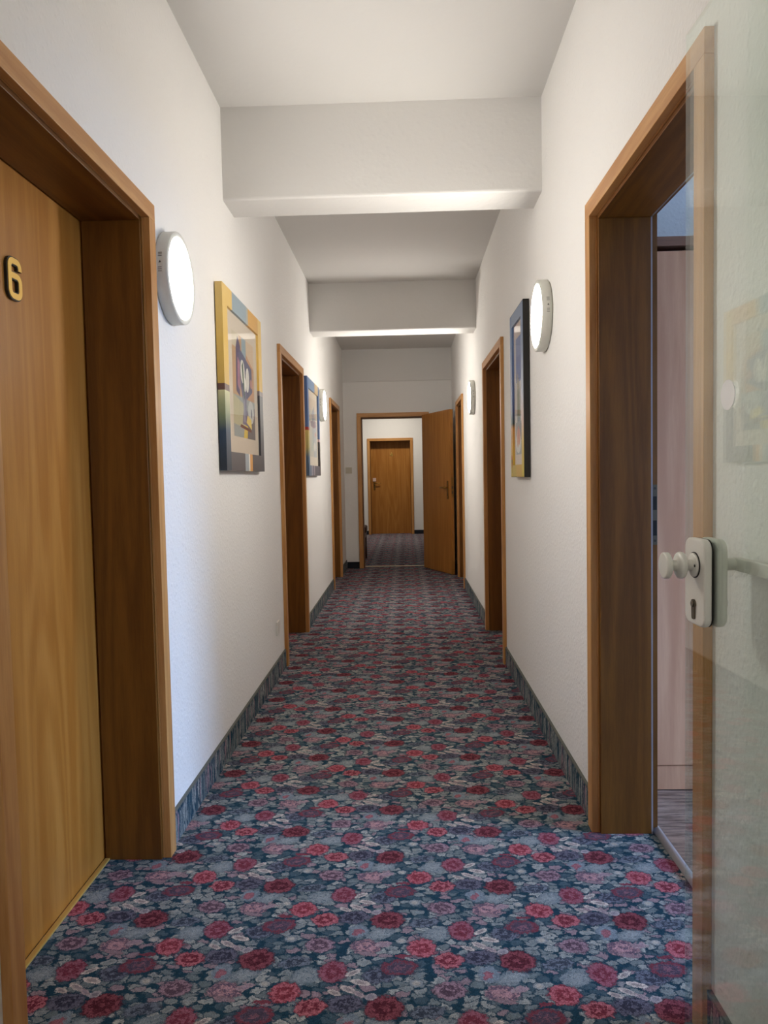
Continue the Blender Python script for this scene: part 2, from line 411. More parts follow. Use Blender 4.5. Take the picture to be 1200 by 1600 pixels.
def side_wall(name, s, XW, doors, y0, y1, label):
    mb = MB(); x0, x1 = XW, XW + s * (WT if s < 0 else WTR)
    cur = y0
    for (a, b, h) in sorted(doors.values()):
        mb.box(x0, x1, cur, a + .03, 0, ZC, M_WALL)
        mb.box(x0, x1, a + .03, b - .03, h - .03, ZC, M_WALL)
        cur = b - .03
    mb.box(x0, x1, cur, y1, 0, ZC, M_WALL)
    tag(mb.build(name), label, 'wall', kind='structure')
side_wall('wall_left', -1, XL, DOORS_L, YB, YE, 'white textured left wall of the corridor with two pictures')
side_wall('wall_right', 1, XR, DOORS_R, YB, YE, 'white textured right wall of the corridor with one picture')
def front_wall(name, y, t, xa, xb, d, label):
    mb = MB(); a, b, h = d
    mb.box(xa, a + .03, y, y + t, 0, ZC, M_WALL); mb.box(b - .03, xb, y, y + t, 0, ZC, M_WALL); mb.box(a + .03, b - .03, y, y + t, h - .03, ZC, M_WALL)
    tag(mb.build(name), label, 'wall', kind='structure')
front_wall('wall_end', YE, .2, -1.75, 4.3, END, 'white end wall around the open door at the corridor end')
front_wall('wall_hall', HALL_Y1, WT, -1.75, 4.3, HALLD, 'white wall around the closed door seen through the end doorway')
mb = MB(); mb.box(-1.75, 4.3, YB - .1, YB, 0, ZC, M_WALL); tag(mb.build('wall_back'), 'white wall behind the camera', 'wall', kind='structure')
mb = MB(); mb.box(-1.85, -1.75, YB, 15.2, 0, ZC, M_WALL); tag(mb.build('wall_outer'), 'white outer wall left of the corridor rooms', 'wall', kind='structure')
mb = MB(); mb.box(-1.75, 4.3, 15.12, 15.22, 0, ZC, M_WALL); tag(mb.build('wall_back'), 'white wall behind the closed door of the hall', 'wall', kind='structure')
mb = MB(); mb.box(1.9, 2.0, HALL_Y0, HALL_Y1, 0, ZC, M_WALL); tag(mb.build('wall_hall_right'), 'white right wall of the hall beyond the end door', 'wall', kind='structure')
# bedroom beyond the right doorway: window side, far and near partitions
wy0, wy1, wz0, wz1 = .70, 2.1, .9, 2.3
mb = MB(); mb.box(4.2, 4.35, YB, wy0, 0, ZC, M_WALL); mb.box(4.2, 4.35, wy1, 15.2, 0, ZC, M_WALL); mb.box(4.2, 4.35, wy0, wy1, 0, wz0, M_WALL); mb.box(4.2, 4.35, wy0, wy1, wz1, ZC, M_WALL)
tag(mb.build('wall_window'), 'white window wall of the room on the right', 'wall', kind='structure')
mb = MB(); mb.box(XR + WTR, 4.2, 3.3, 3.4, 0, ZC, M_WALL); tag(mb.build('wall_bedroom'), 'pale wall above the wardrobe in the room on the right', 'wall', kind='structure')
mb = MB(); mb.box(XR + WTR, 4.2, -.65, -.55, 0, ZC, M_WALL); tag(mb.build('wall_bedroom_near'), 'pale near wall of the room on the right', 'wall', kind='structure')
wd = empty('window_1', (4.27, (wy0 + wy1) / 2, wz0), 'white framed window lighting the room on the right', 'window', kind='structure')
mb = MB(); t = .06
for (ya, yb_, za, zb_) in ((wy0, wy0 + t, wz0, wz1), (wy1 - t, wy1, wz0, wz1), (wy0, wy1, wz0, wz0 + t), (wy0, wy1, wz1 - t, wz1), ((wy0 + wy1) / 2 - t / 2, (wy0 + wy1) / 2 + t / 2, wz0, wz1)):
    mb.box(4.24, 4.30, ya, yb_, za, zb_, M_WHITE)
mb.build('window_frame', wd, wd.location)
mb = MB(); mb.box(4.268, 4.272, wy0 + t, wy1 - t, wz0 + t, wz1 - t, M_PANE); mb.build('pane', wd, wd.location)

# beams across the corridor
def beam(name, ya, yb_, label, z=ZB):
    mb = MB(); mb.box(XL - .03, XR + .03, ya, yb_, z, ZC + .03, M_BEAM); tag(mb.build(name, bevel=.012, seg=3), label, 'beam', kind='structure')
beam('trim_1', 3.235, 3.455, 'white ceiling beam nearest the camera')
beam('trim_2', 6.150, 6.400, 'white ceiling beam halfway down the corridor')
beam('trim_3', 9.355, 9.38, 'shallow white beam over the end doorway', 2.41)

# carpet baseboards
BH = .112
def base_side(name, s, XW, segs, label):
    mb = MB()
    for a, b in segs:
        if b - a < .03: continue
        mb.box(XW, XW - s * .009, a, b, 0, BH - .007, M_BASE); mb.box(XW, XW - s * .010, a, b, BH - .007, BH, M_BIND)
    tag(mb.build(name), label, 'baseboard', kind='structure')
def gaps(doors, y0, y1):
    cur, out = y0, []
    for (a, b, h) in sorted(doors.values()): out.append((cur, a)); cur = b
    return out + [(cur, y1)]
base_side('baseboard_left', -1, XL, gaps(DOORS_L, YB, YE), 'floral carpet baseboard along the left wall')
base_side('baseboard_right', 1, XR, gaps(DOORS_R, YB, YE), 'floral carpet baseboard along the right wall')
mb = MB(); mb.box(XL + .012, END[0], YE - .010, YE, 0, .085, M_NAVYBASE); mb.box(END[1], XR - .012, YE - .010, YE, 0, .085, M_NAVYBASE)
tag(mb.build('baseboard_end'), 'dark baseboard at the foot of the end wall', 'baseboard', kind='structure')
mb = MB(); mb.box(-1.75, HALLD[0], HALL_Y1 - .010, HALL_Y1, 0, .08, M_NAVYBASE); mb.box(HALLD[1], 1.9, HALL_Y1 - .010, HALL_Y1, 0, .08, M_NAVYBASE)
tag(mb.build('baseboard_hall'), 'dark baseboard beside the closed door of the hall', 'baseboard', kind='structure')

# ------------------------------------------------------------------ doors
def mapper(kind, W):
    if kind == 'L': return (lambda u_, d, z: (W - d, u_, z)), M_TRIM_Y
    if kind == 'R': return (lambda u_, d, z: (W + d, u_, z)), M_TRIM_Y
    return (lambda u_, d, z: (u_, W + d, z)), M_TRIM_X
def mbox(mb, mp, u0, u1, d0, d1, z0, z1, m):
    a, b = mp(u0, d0, z0), mp(u1, d1, z1); mb.box(a[0], b[0], a[1], b[1], a[2], b[2], m)
def ribbon(path, w_):
    """stroke outline polygons (quads) of width w_ along a 2-D path"""
    out = []
    for i in range(len(path)):
        pass
    L_, R_ = [], []
    n = len(path)
    for i, (x, y) in enumerate(path):
        p0 = Vector(path[max(i - 1, 0)]); p1 = Vector(path[min(i + 1, n - 1)])
        a = (Vector((x, y)) - p0); b = (p1 - Vector((x, y)))
        a = a.normalized() if a.length else b.normalized(); b = b.normalized() if b.length else a
        t_ = (a + b).normalized(); nrm = Vector((-t_.y, t_.x)); k = w_ / 2 / max(.5, nrm.dot(Vector((-a.y, a.x))))
        L_.append((x + nrm.x * k, y + nrm.y * k)); R_.append((x - nrm.x * k, y - nrm.y * k))
    return L_ + R_[::-1]
def arc(cx, cy, rad, a0, a1, n=5): return [(cx + rad * math.cos(math.radians(a0 + (a1 - a0) * i / n)), cy + rad * math.sin(math.radians(a0 + (a1 - a0) * i / n))) for i in range(n + 1)]
def digit_paths(ch):
    # unit box .62 wide x 1 high, centred on 0,0 (heights -.5 .. .5)
    if ch == '6':
        rr = .15; x, y = .24, .43
        return [[(x, .23)] + arc(x - rr, y - rr, rr, 0, 90) + arc(-x + rr, y - rr, rr, 90, 180) + arc(-x + rr, -y + rr, rr, 180, 270) + arc(x - rr, -y + rr, rr, 270, 360) + arc(x - rr, .07 - rr, rr, 0, 90) + [(-x + .07, .07)]]
    return [[(.02, .44), (-.25, -.16), (.27, -.16)], [(.14, .16), (.14, -.46)]]
def number_sign(ch, parent, mp, uc, zc, h, d):
    for mat_, wd_, d0, d1, nm in ((M_BLACK, .205, 0, .007, 'number_backing'), (M_GOLD, .135, .0071, .0085, None)):
        pass
    mb = MB()
    for p in digit_paths(ch):
        mb.prism([(a, b) for a, b in ribbon(p, .21)], lambda a, b, q: mp(uc + a * h, d - q, zc + b * h), 0.0002, .008, M_BLACK)
        mb.prism([(a, b) for a, b in ribbon(p, .15)], lambda a, b, q: mp(uc + a * h, d - q, zc + b * h), .0081, .0098, M_GOLD)
    o = mb.build('room_number', parent, ORG[0]); return o
ORG = [None]
def lever(parent, mp, u_, zc, d, direction, m=M_BRASS_DK, org=None):
    """long-plate lever handle; direction +1/-1 along u"""
    mb = MB()
    mb.prism([(a, b) for a, b in rrect(.036, .22, .016, 5, 0, -.03)], lambda a, b, q: mp(u_ + a, d - q, zc + b), .0003, .006, m)
    P0 = lambda uu, q, z: mp(u_ + uu, d - q, zc + z)
    mb.tube([P0(0, .005, 0), P0(0, .035, 0), P0(direction * .006, .046, 0), P0(direction * .02, .050, 0), P0(direction * .115, .050, 0), P0(direction * .125, .045, 0)], [.010, .010, .010, .009, .008, .008], m)
    mb.prism([(a, b) for a, b in rrect(.009, .03, .004, 3, 0, -.085)], lambda a, b, q: mp(u_ + a, d - q, zc + b), .0061, .0068, M_SLOT)
    return mb.build('door_handle', parent, org)
def door(n, kind, W, d, label, leaf=True, number=None, handle_side=None, number_at=None, lin=LIN):
    a, b, h = d
    mp, mh = mapper(kind, W)
    org = Vector(mp((a + b) / 2, 0, 0)); ORG[0] = org
    e = empty('door_%d' % n, org, label, 'door', kind='structure')
    mb = MB()
    mbox(mb, mp, a, a + TW, -TP, 0, 0, h - TW, M_TRIM_V); mbox(mb, mp, b - TW, b, -TP, 0, 0, h - TW, M_TRIM_V); mbox(mb, mp, a, b, -TP, 0, h - TW, h, mh)
    mbox(mb, mp, a + .031, a + TW, 0, .0065, 0, h - TW, M_TRIM_V); mbox(mb, mp, b - TW, b - .031, 0, .0065, 0, h - TW, M_TRIM_V); mbox(mb, mp, a + .031, b - .031, 0, .0065, h - TW, h - .031, mh)
    mb.build('frame_trim', e, org, bevel=.0015)
    i = TW + .011; mb = MB()
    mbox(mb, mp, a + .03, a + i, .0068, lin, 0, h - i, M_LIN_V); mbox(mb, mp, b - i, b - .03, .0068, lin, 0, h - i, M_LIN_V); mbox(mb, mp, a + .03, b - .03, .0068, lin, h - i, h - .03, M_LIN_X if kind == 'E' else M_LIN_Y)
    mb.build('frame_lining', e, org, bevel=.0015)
    if leaf:
        mb = MB(); mbox(mb, mp, a + .034, b - .034, lin + .006, lin + .046, .0015, h - .034, M_LEAF)
        lf = mb.build('leaf', e, org, bevel=.002)
        if number:
            number_sign(number[0], lf, mp, number[1], number[2], number[3], lin + .006)
        if handle_side is not None:
            uu = a + .13 if handle_side < 0 else b - .13
            lever(lf, mp, uu, 1.05, lin + .006, -handle_side, org=org)
    return e, mp, org

door(1, 'L', XL, DOORS_L['a'], 'wooden door with gold number 6 in the left foreground', number=('6', 1.803, 1.703, .100), handle_side=-1)
door(2, 'L', XL, DOORS_L['b'], 'recessed wooden door on the left wall between the two pictures', handle_side=-1)
door(3, 'L', XL, DOORS_L['c'], 'far wooden door on the left wall beyond the blue framed picture', handle_side=-1)
e4, mp4, o4 = door(4, 'R', XR, DOORS_R['a'], 'open wooden doorway on the right showing a pink wardrobe', leaf=False, lin=.172)
door(5, 'R', XR, DOORS_R['b'], 'recessed wooden door on the right wall beyond the dark framed picture', handle_side=-1)
door(6, 'R', XR, DOORS_R['c'], 'far wooden door on the right wall behind the open door leaf', handle_side=-1)

# open doorway on the right: rebate, white seal and strike plate on the far jamb
a4, b4, h4 = DOORS_R['a']; i = TW + .011
mb = MB(); mb.box(XR + .172, XR + .1765, b4 - i, b4 - i + .012, 0, h4 - i, M_SEAL); mb.box(XR + .172, XR + .1765, a4 + i - .012, a4 + i, 0, h4 - i, M_SEAL); mb.box(XR + .172, XR + .1765, a4 + i - .012, b4 - i + .012, h4 - i, h4 - i + .012, M_SEAL)
mb.build('seal', e4, o4)
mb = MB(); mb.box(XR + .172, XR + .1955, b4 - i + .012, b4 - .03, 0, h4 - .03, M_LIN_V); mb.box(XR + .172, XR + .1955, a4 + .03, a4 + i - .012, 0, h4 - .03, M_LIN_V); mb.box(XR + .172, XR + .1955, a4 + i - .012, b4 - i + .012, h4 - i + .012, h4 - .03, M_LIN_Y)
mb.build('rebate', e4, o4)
mb = MB(); ys = b4 - i + .012
mb.box(XR + .1785, XR + .195, ys - .0015, ys, .955, 1.150, M_NICKEL); mb.box(XR + .181, XR + .193, ys - .002, ys - .0015, 1.068, 1.112, M_BLACK); mb.box(XR + .181, XR + .193, ys - .002, ys - .0015, .985, 1.034, M_BLACK)
for z in (.968, 1.138): mb.lathe([(.004, 0), (.004, .0008)], (XR + .187, ys - .0015, z), (0, -1, 0), M_SLOT, 12)
tag(mb.build('strike_plate', e4, o4), 'dull metal strike plate')

# end doorway with its leaf standing open into the corridor
a7, b7, h7 = END
org = Vector(((a7 + b7) / 2, YE, 0)); ORG[0] = org
e7 = door(7, 'E', YE, END, 'wooden door standing wide open at the corridor end', leaf=False, lin=.2)[0]
hg = Vector((b7 - TW - .004, YE - TP - .002, 0)); ang = math.radians(-67.5)
lv = bpy.data.objects.new('leaf', None)
mb = MB()
mb.box(0, .815, -.040, 0, .008, h7 - TW + .012, M_LEAF)
lf = mb.build('leaf', e7, bevel=.002); lf.location = hg - org; lf.rotation_euler = (0, 0, ang)
bpy.data.objects.remove(lv)
mpl = lambda u_, d, z: (u_, -.040 + d, z)        # leaf face turned to the camera
lever(lf, mpl, .735, 1.045, 0, -1, M_BRASS_DK)
mb = MB(); mb.box(.815, .8165, -.031, -.009, .93, 1.165, M_BRASS_DK); mb.box(.8165, .817, -.026, -.014, 1.03, 1.06, M_SLOT); mb.box(.8165, .817, -.025, -.015, .97, 1.0, M_SLOT)
tag(mb.build('lock_plate', lf), 'brass lock plate on the leaf edge')
# closed door of the hall
e8, mp8, o8 = door(8, 'E', HALL_Y1, HALLD, 'closed wooden door with number 4 seen through the end doorway', number=('4', -.262, 1.645, .095), handle_side=-1, lin=.17)
lf8 = [c_ for c_ in e8.children if c_.name.startswith('leaf')][0]
mb = MB(); mbox(mb, mp8, -.66, -.595, .165, .1755, 1.09, 1.16, M_CARD)
tag(mb.build('card', lf8, o8), 'small pale card above the handle')

# thresholds
mb = MB(); mb.box(XL - .188, XL - .172, DOORS_L['a'][0] + .062, DOORS_L['a'][1] - .062, 0, .006, plain('pale_brass', srgb(214, 176, 96), .35, .35))
tag(mb.build('threshold_strip', None, (XL - .175, 1.78, 0), .002), 'brass threshold strip under the door with number 6', 'threshold strip')
mb = MB(); mb.tube([(.815, a4 + .062, .004), (.815, b4 - .04, .004)], .0135, M_STEEL, 16)
tag(mb.build('threshold_strip', None, (.815, 1.94, 0)), 'rounded silver threshold strip between floral carpet and laminate', 'threshold strip')
mb = MB(); mb.box(END[0] + .062, END[1] - .062, 9.535, 9.565, 0, .004, plain('pale_brass_strip', srgb(222, 206, 168), .35, .5))
tag(mb.build('threshold_strip', None, (-.14, 9.55, 0), .001), 'pale metal threshold strip across the far end doorway', 'threshold strip')

# ------------------------------------------------------------------ glass door folded back along the right wall
G0 = Vector((.540, 1.400, 0)); GA = .025
gl = empty('door_9', G0, 'open clear glass door with white lock folded back on the right', 'door', kind='structure', rz=math.atan(GA))
# local frame: -y runs back along the leaf from its free edge, -x faces the corridor
GW, GT = .95, .008
mb = MB(); mb.box(-GT / 2, GT / 2, -GW, 0, .008, 2.0, M_GLASS); gp = mb.build('glass_pane', gl, bevel=.001, seg=1)
mb = MB(); mb.lathe([(.025, 0), (.025, .0006)], (-GT / 2 - .0002, -.172, 1.318), (-1, 0, 0), plain('white_sticker', (.97, .98, .97, 1), .6), 40)
tag(mb.build('marker_dot', gp), 'round white safety sticker')
LC, LH, LWd = .992, .158, .084      # lock centre height, height, width
def plate(side, th, x0):
    pts = rrect(LWd, LH, .020, 6, -.079, LC)
    mb = MB(); x1 = x0 + side * th
    mb.prism([(a, b) for a, b in pts], lambda a, b, q: (x0 + side * q, a, b), 0, th, M_WHITE)
    return mb
pl = plate(-1, .015, -GT / 2 - .0015).build('lock_case', gl, bevel=.004, seg=3)
pr = plate(1, .0185, GT / 2 + .0001).build('lock_case', gl, bevel=.006, seg=3)
mb = MB()
mb.prism(rrect(LWd - .001, LH - .001, .020, 6, -.079, LC), lambda a, b, q: (-GT / 2 - q, a, b), 0.0001, .0014, M_BLACK)
tag(mb.build('gasket', pl), 'black rubber gasket between lock and glass')
xf = -GT / 2 - .0015 - .015; kz, ky = 1.023, -.082
mb = MB()
mb.lathe([(.0215, 0), (.0215, .0035), (.0213, .0040), (.019, .0055), (.0105, .006), (.0100, .0064), (.0095, .008), (.0095, .018), (.0098, .0186), (.016, .0192), (.0225, .0210), (.0240, .0230), (.0245, .0255), (.0240, .0285), (.0225, .0305), (.016, .0325), (.0098, .0332), (.0095, .034), (.0095, .0462), (.0098, .0468), (.0205, .0472), (.0228, .0476), (.0236, .0484), (.0238, .0494), (.0238, .0548), (.0236, .0558), (.0228, .0570), (.0215, .0576), (.0210, .0577), (.0100, .0580)], (xf, ky, kz), (-1, 0, 0), M_WHITE, 40)
kn = mb.build('door_knob', pl)
mb = MB(); mb.lathe([(.0235, 0), (.0235, .0015)], (xf, ky, kz), (-1, 0, 0), M_BLACK, 40, True, True); mb.lathe([(.0025, 0), (.0025, .001)], (xf - .0055, ky - .014, kz), (-1, 0, 0), M_BLACK, 12)
mb.build('rose_gasket', kn)
mb = MB()
prof = [(.0085 * math.cos(math.radians(t_)), .0085 * math.sin(math.radians(t_))) for t_ in range(-40, 221, 20)] + [(-.005, -.026), (-.003, -.028), (.003, -.028), (.005, -.026)]
mb.prism([(a - .080, b + .952) for a, b in prof], lambda a, b, q: (xf - q, a, b), .0002, .003, M_NICKEL)
mb.box(xf - .0036, xf - .003, -.0805, -.0795, .948, .957, M_BLACK)
mb.lathe([(.006, .003), (.006, .0045), (.005, .005)], (xf, -.080, .952), (-1, 0, 0), M_NICKEL, 20)
tag(mb.build('lock_cylinder', pl), 'dark metal lock cylinder')
# lever and thumb turn on the wall side
xr = GT / 2 + .0015 + .017
mb = MB(); mb.lathe([(.020, 0), (.020, .003), (.0115, .004), (.0110, .030)], (xr, ky, kz), (1, 0, 0), M_WHITE, 28)
mb.prism(rrect(.132, .023, .009, 6, ky - .053, kz), lambda a, b, q: (xr + .028 + q, a, b), 0, .014, M_WHITE)
mb.build('lever_handle', pr, bevel=.004, seg=3)
mb = MB(); mb.lathe([(.013, 0), (.013, .010), (.010, .013)], (xr, -.082, .953), (1, 0, 0), M_WHITE, 24); mb.build('thumb_turn', pr)
for z in (.35, 1.65):
    mb = MB(); mb.box(-.012, .012, -GW - .02, -GW + .05, z - .04, z + .04, M_WHITE); mb.lathe([(.011, 0), (.011, .09)], (.006, -GW - .022, z - .045), (0, 0, 1), M_WHITE, 20); mb.box(0.0, .072, -GW - .03, -GW - .015, z - .04, z + .04, M_WHITE)
    mb.build('hinge', gl, bevel=.002)

# ------------------------------------------------------------------ wall lamps
def lamp(loc, s, label, glow=None):
    """s = +1 when the lamp faces +X"""
    e = empty('wall_lamp', loc, label, 'wall lamp', 'round white wall lamps of the corridor')
    R, Rd, T = .150, .1325, .044
    mb = MB(); mb.lathe([(R - .006, .0), (R - .006, .004), (R, .005), (R, T - .003), (R - .001, T - .001), (R - .003, T), (Rd + .002, T), (Rd, T - .002), (Rd, T - .010)], (0, 0, 0), (s, 0, 0), M_LAMPBODY, 72, True, True)
    bd = mb.build('housing', e)
    mb = MB(); mb.lathe([(Rd - .0005, T - .009), (Rd - .0005, T - .003), (Rd - .004, T - .001)], (0, 0, 0), (s, 0, 0), glow or M_GLOW, 72, True, True)
    tag(mb.build('diffuser', e), 'glowing white diffuser disc')
    mb = MB()
    for k in (-3, -2, -1, 1, 2, 3):
        a = math.radians((k * 2.3 + (4.6 if k > 0 else -4.6)) + 6.5); y, z = -R * math.cos(a), R * math.sin(a)
        mb.box(s * .014, s * .026, y - .0006, y + .002, z - .0008, z + .0008, M_SLOT)
    a = math.radians(6.5); y, z = -R * math.cos(a), R * math.sin(a)
    mb.prism([(.016, -.004), (.024, -.003), (.021, .004)], lambda p, q, d: (s * p, y - .0006 + d, z + q), 0, .002, M_SLOT)
    tag(mb.build('vent_slots', bd), 'dark vent slots in the housing rim')
    return e
ZL = 1.868
lamp((XL, 2.445, ZL), 1, 'round glowing wall lamp beside the door with number 6')
lamp((XL, 6.80, ZL), 1, 'round glowing wall lamp just beyond the blue framed picture on the left', M_GLOW_B)
lamp((XL, -.80, ZL), 1, 'added unseen fill lamp on the left wall behind the camera', M_GLOW_C)  # unseen lamp, added to brighten the near right wall and glass door
lamp((XR, -.55, ZL), -1, 'added unseen fill lamp on the right wall behind the camera', M_GLOW_C)  # unseen lamp, added to brighten the near left wall and first door
lamp((XR, 3.165, ZL), -1, 'round glowing wall lamp beside the dark framed picture on the right')
lamp((XR, 6.40, ZL), -1, 'round glowing wall lamp on the right wall near the open end door', M_GLOW_B)

# ------------------------------------------------------------------ framed pictures
def picture(kind, W, y0, y1, z0, z1, border, segs, label, polys, mountcol, pins):
    """segs: per side list of (from, to, material) with 0..1 along it; near = left border in u order"""
    s = 1 if kind == 'L' else -1
    loc = Vector((W, (y0 + y1) / 2, z0)); e = empty('framed_picture', loc, label, 'picture', 'framed art prints in the corridor')
    w_, h_ = y1 - y0, z1 - z0; D0, D1 = .004, .034
    X = lambda d: s * d
    def bx(mb, ya, yb_, za, zb_, m, d1=D1): mb.box(X(D0), X(d1), ya - w_ / 2, yb_ - w_ / 2, za, zb_, m)
    mb = MB()
    for t0, t1, m in segs['near']: bx(mb, 0, border, t0 * h_, t1 * h_, m)
    for t0, t1, m in segs['far']: bx(mb, w_ - border, w_, t0 * h_, t1 * h_, m)
    iw = w_ - 2 * border
    for t0, t1, m in segs['top']: bx(mb, border + t0 * iw, border + t1 * iw, h_ - border, h_, m)
    for t0, t1, m in segs['bottom']: bx(mb, border + t0 * iw, border + t1 * iw, 0, border * 1.0, m)
    mb.build('frame', e)
    mb = MB(); mb.box(X(.010), X(.0225), border - w_ / 2, w_ / 2 - border, border, h_ - border, mountcol); mt = mb.build('mount', e)
    # print: flat coloured patches in layers
    py0, py1, pz0, pz1 = pins
    pw, ph = (py1 - py0) * w_, (pz1 - pz0) * h_
    mb = MB()
    for k, (m, pts) in enumerate(polys):
        d = .0226 + k * .00006
        mb.face([(X(d), py0 * w_ - w_ / 2 + a * pw, pz0 * h_ + b * ph) for a, b in pts], m)
    mb.build('print', mt)
    mb = MB(); mb.box(X(.0262), X(.0272), border - w_ / 2 + .0005, w_ / 2 - border - .0005, border + .0005, h_ - border - .0005, M_PANE); mb.build('pane', e)
    return e
def pc(r_, g_, b_): return plain('print_ink_%d_%d_%d' % (r_, g_, b_), srgb(r_, g_, b_), .7)
def fc(r_, g_, b_): return plain('frame_paint_%d_%d_%d' % (r_, g_, b_), srgb(r_, g_, b_), .4)
R01 = [(0, 0), (1, 0), (1, 1), (0, 1)]
def rc(a, b, c_, d): return [(a, b), (c_, b), (c_, d), (a, d)]
def blob(cx, cy, rx, ry, n=14, rot=0): return [(cx + rx * math.cos(2 * PI * i / n) * math.cos(rot) - ry * math.sin(2 * PI * i / n) * math.sin(rot), cy + rx * math.cos(2 * PI * i / n) * math.sin(rot) + ry * math.sin(2 * PI * i / n) * math.cos(rot)) for i in range(n)]
g_yel = ramp_z('frame_yellow_fade', [(.30, srgb(196, 160, 70)), (.55, srgb(226, 188, 96)), (.80, srgb(232, 200, 128))])
g_blu = ramp_z('frame_green_to_navy', [(.02, srgb(30, 44, 62)), (.17, srgb(34, 58, 84)), (.24, srgb(120, 132, 100)), (.34, srgb(196, 194, 150))])
pic1 = [
    (pc(196, 158, 118), R01), (pc(206, 196, 170), rc(0, .86, .30, 1)), (pc(150, 170, 178), rc(.42, .60, .62, 1)), (pc(198, 150, 112), rc(.62, .40, .94, .93)), (pc(214, 190, 160), [(.62, .86), (1, .74), (1, 1), (.62, 1)]),
    (pc(158, 166, 164), rc(0, 0, 1, .40)), (pc(190, 184, 150), [(0, .12), (.48, .10), (.44, .34), (0, .40)]), (pc(112, 112, 116), [(.55, 0), (1, 0), (1, .34), (.62, .28)]),
    (pc(220, 190, 90), [(.42, 0), (.60, 0), (.64, .14), (.50, .18)]), (pc(92, 80, 112), [(.14, .44), (.30, .40), (.36, .90), (.24, .98), (.16, .86)]), (pc(170, 120, 140), [(.20, .50), (.30, .46), (.32, .74), (.22, .78)]),
    (pc(96, 96, 124), [(.30, .88), (.88, .74), (.90, .50), (.62, .40), (.34, .48)]), (pc(226, 222, 212), blob(.44, .66, .10, .12, 12, .3)), (pc(222, 218, 208), blob(.66, .60, .09, .13, 12, -.2)), (pc(236, 232, 222), blob(.52, .54, .06, .08)),
    (pc(120, 116, 142), [(.34, .50), (.60, .46), (.58, .30), (.70, .12), (.38, .14), (.46, .32)]), (pc(150, 150, 166), [(.44, .42), (.52, .44), (.52, .16), (.44, .16)]), (pc(202, 204, 200), blob(.80, .28, .15, .12)), (pc(96, 104, 120), blob(.82, .27, .03, .05)),
    (pc(232, 206, 120), [(.56, .16), (.82, .10), (.80, .20), (.62, .24)]), (pc(112, 62, 56), [(.26, .10), (.80, .07), (.78, .10), (.30, .13)]), (pc(84, 110, 92), [(.40, .72), (.46, .76), (.52, .40), (.48, .38)]), (pc(190, 140, 130), blob(.84, .58, .06, .05)),
]
picture('L', XL, 3.030, 3.845, 1.231, 2.018, .082,
        {'near': [(0, .43, g_blu), (.43, .465, fc(92, 58, 50)), (.465, 1, g_yel)], 'far': [(0, .50, fc(56, 56, 64)), (.50, .53, fc(120, 110, 110)), (.53, 1, g_yel)],
         'top': [(0, .14, fc(230, 196, 118)), (.14, .58, fc(150, 168, 178)), (.58, .64, fc(176, 176, 168)), (.64, 1, fc(216, 166, 84))],
         'bottom': [(0, .42, fc(74, 66, 68)), (.42, .54, fc(150, 158, 164)), (.54, .58, fc(226, 220, 206)), (.58, .67, fc(214, 150, 66)), (.67, 1, fc(62, 56, 60))]},
        'yellow and navy framed still life print beside the first lamp on the left', pic1, M_CREAM, (.24, .80, .20, .80))
g_b2 = ramp_z('frame_blue_yellow_blue', [(.02, srgb(74, 100, 130)), (.14, srgb(84, 112, 140)), (.22, srgb(170, 164, 108)), (.40, srgb(216, 194, 110))])
pic2 = [(pc(190, 186, 172), R01), (pc(206, 190, 170), rc(0, .8, 1, 1)), (pc(170, 176, 180), rc(.55, .0, 1, .6)), (pc(150, 152, 160), [(.3, .72), (.7, .9), (.8, .62), (.5, .55)]), (pc(120, 84, 104), [(.12, .60), (.9, .64), (.92, .54), (.6, .50), (.2, .52)]), (pc(84, 70, 84), blob(.5, .58, .2, .05)),
        (pc(160, 166, 170), [(.42, .5), (.58, .5), (.66, .2), (.34, .2)]), (pc(200, 120, 100), blob(.82, .4, .07, .04)), (pc(176, 184, 170), [(.2, .1), (.46, .1), (.4, .4)]), (pc(214, 210, 200), blob(.7, .18, .14, .08))]
picture('L', XL, 5.640, 6.430, 1.210, 1.986, .082,
        {'near': [(0, .46, g_b2), (.46, .49, fc(160, 44, 44)), (.49, 1, fc(74, 108, 160))], 'far': [(0, .38, fc(60, 58, 62)), (.38, .41, fc(214, 180, 184)), (.41, 1, fc(84, 112, 156))],
         'top': [(0, .62, fc(122, 148, 180)), (.62, .72, fc(196, 168, 130)), (.72, 1, fc(206, 182, 140))], 'bottom': [(0, .18, fc(120, 132, 150)), (.18, .26, fc(170, 160, 170)), (.26, .40, fc(110, 108, 122)), (.40, .48, fc(180, 168, 172)), (.48, 1, fc(96, 92, 100))]},
        'blue framed print on the left wall beyond the second door', pic2, M_CREAM, (.22, .80, .20, .82))
g_n3 = ramp_z('frame_slate_to_yellow', [(.02, srgb(212, 190, 72)), (.17, srgb(216, 186, 96)), (.27, srgb(206, 170, 150)), (.42, srgb(150, 160, 180)), (.70, srgb(112, 130, 160))])
g_f3 = ramp_z('frame_blue_to_orange', [(.02, srgb(206, 178, 60)), (.16, srgb(206, 158, 64)), (.25, srgb(190, 130, 60)), (.28, srgb(44, 64, 60)), (.36, srgb(52, 70, 120)), (.66, srgb(92, 118, 160))])
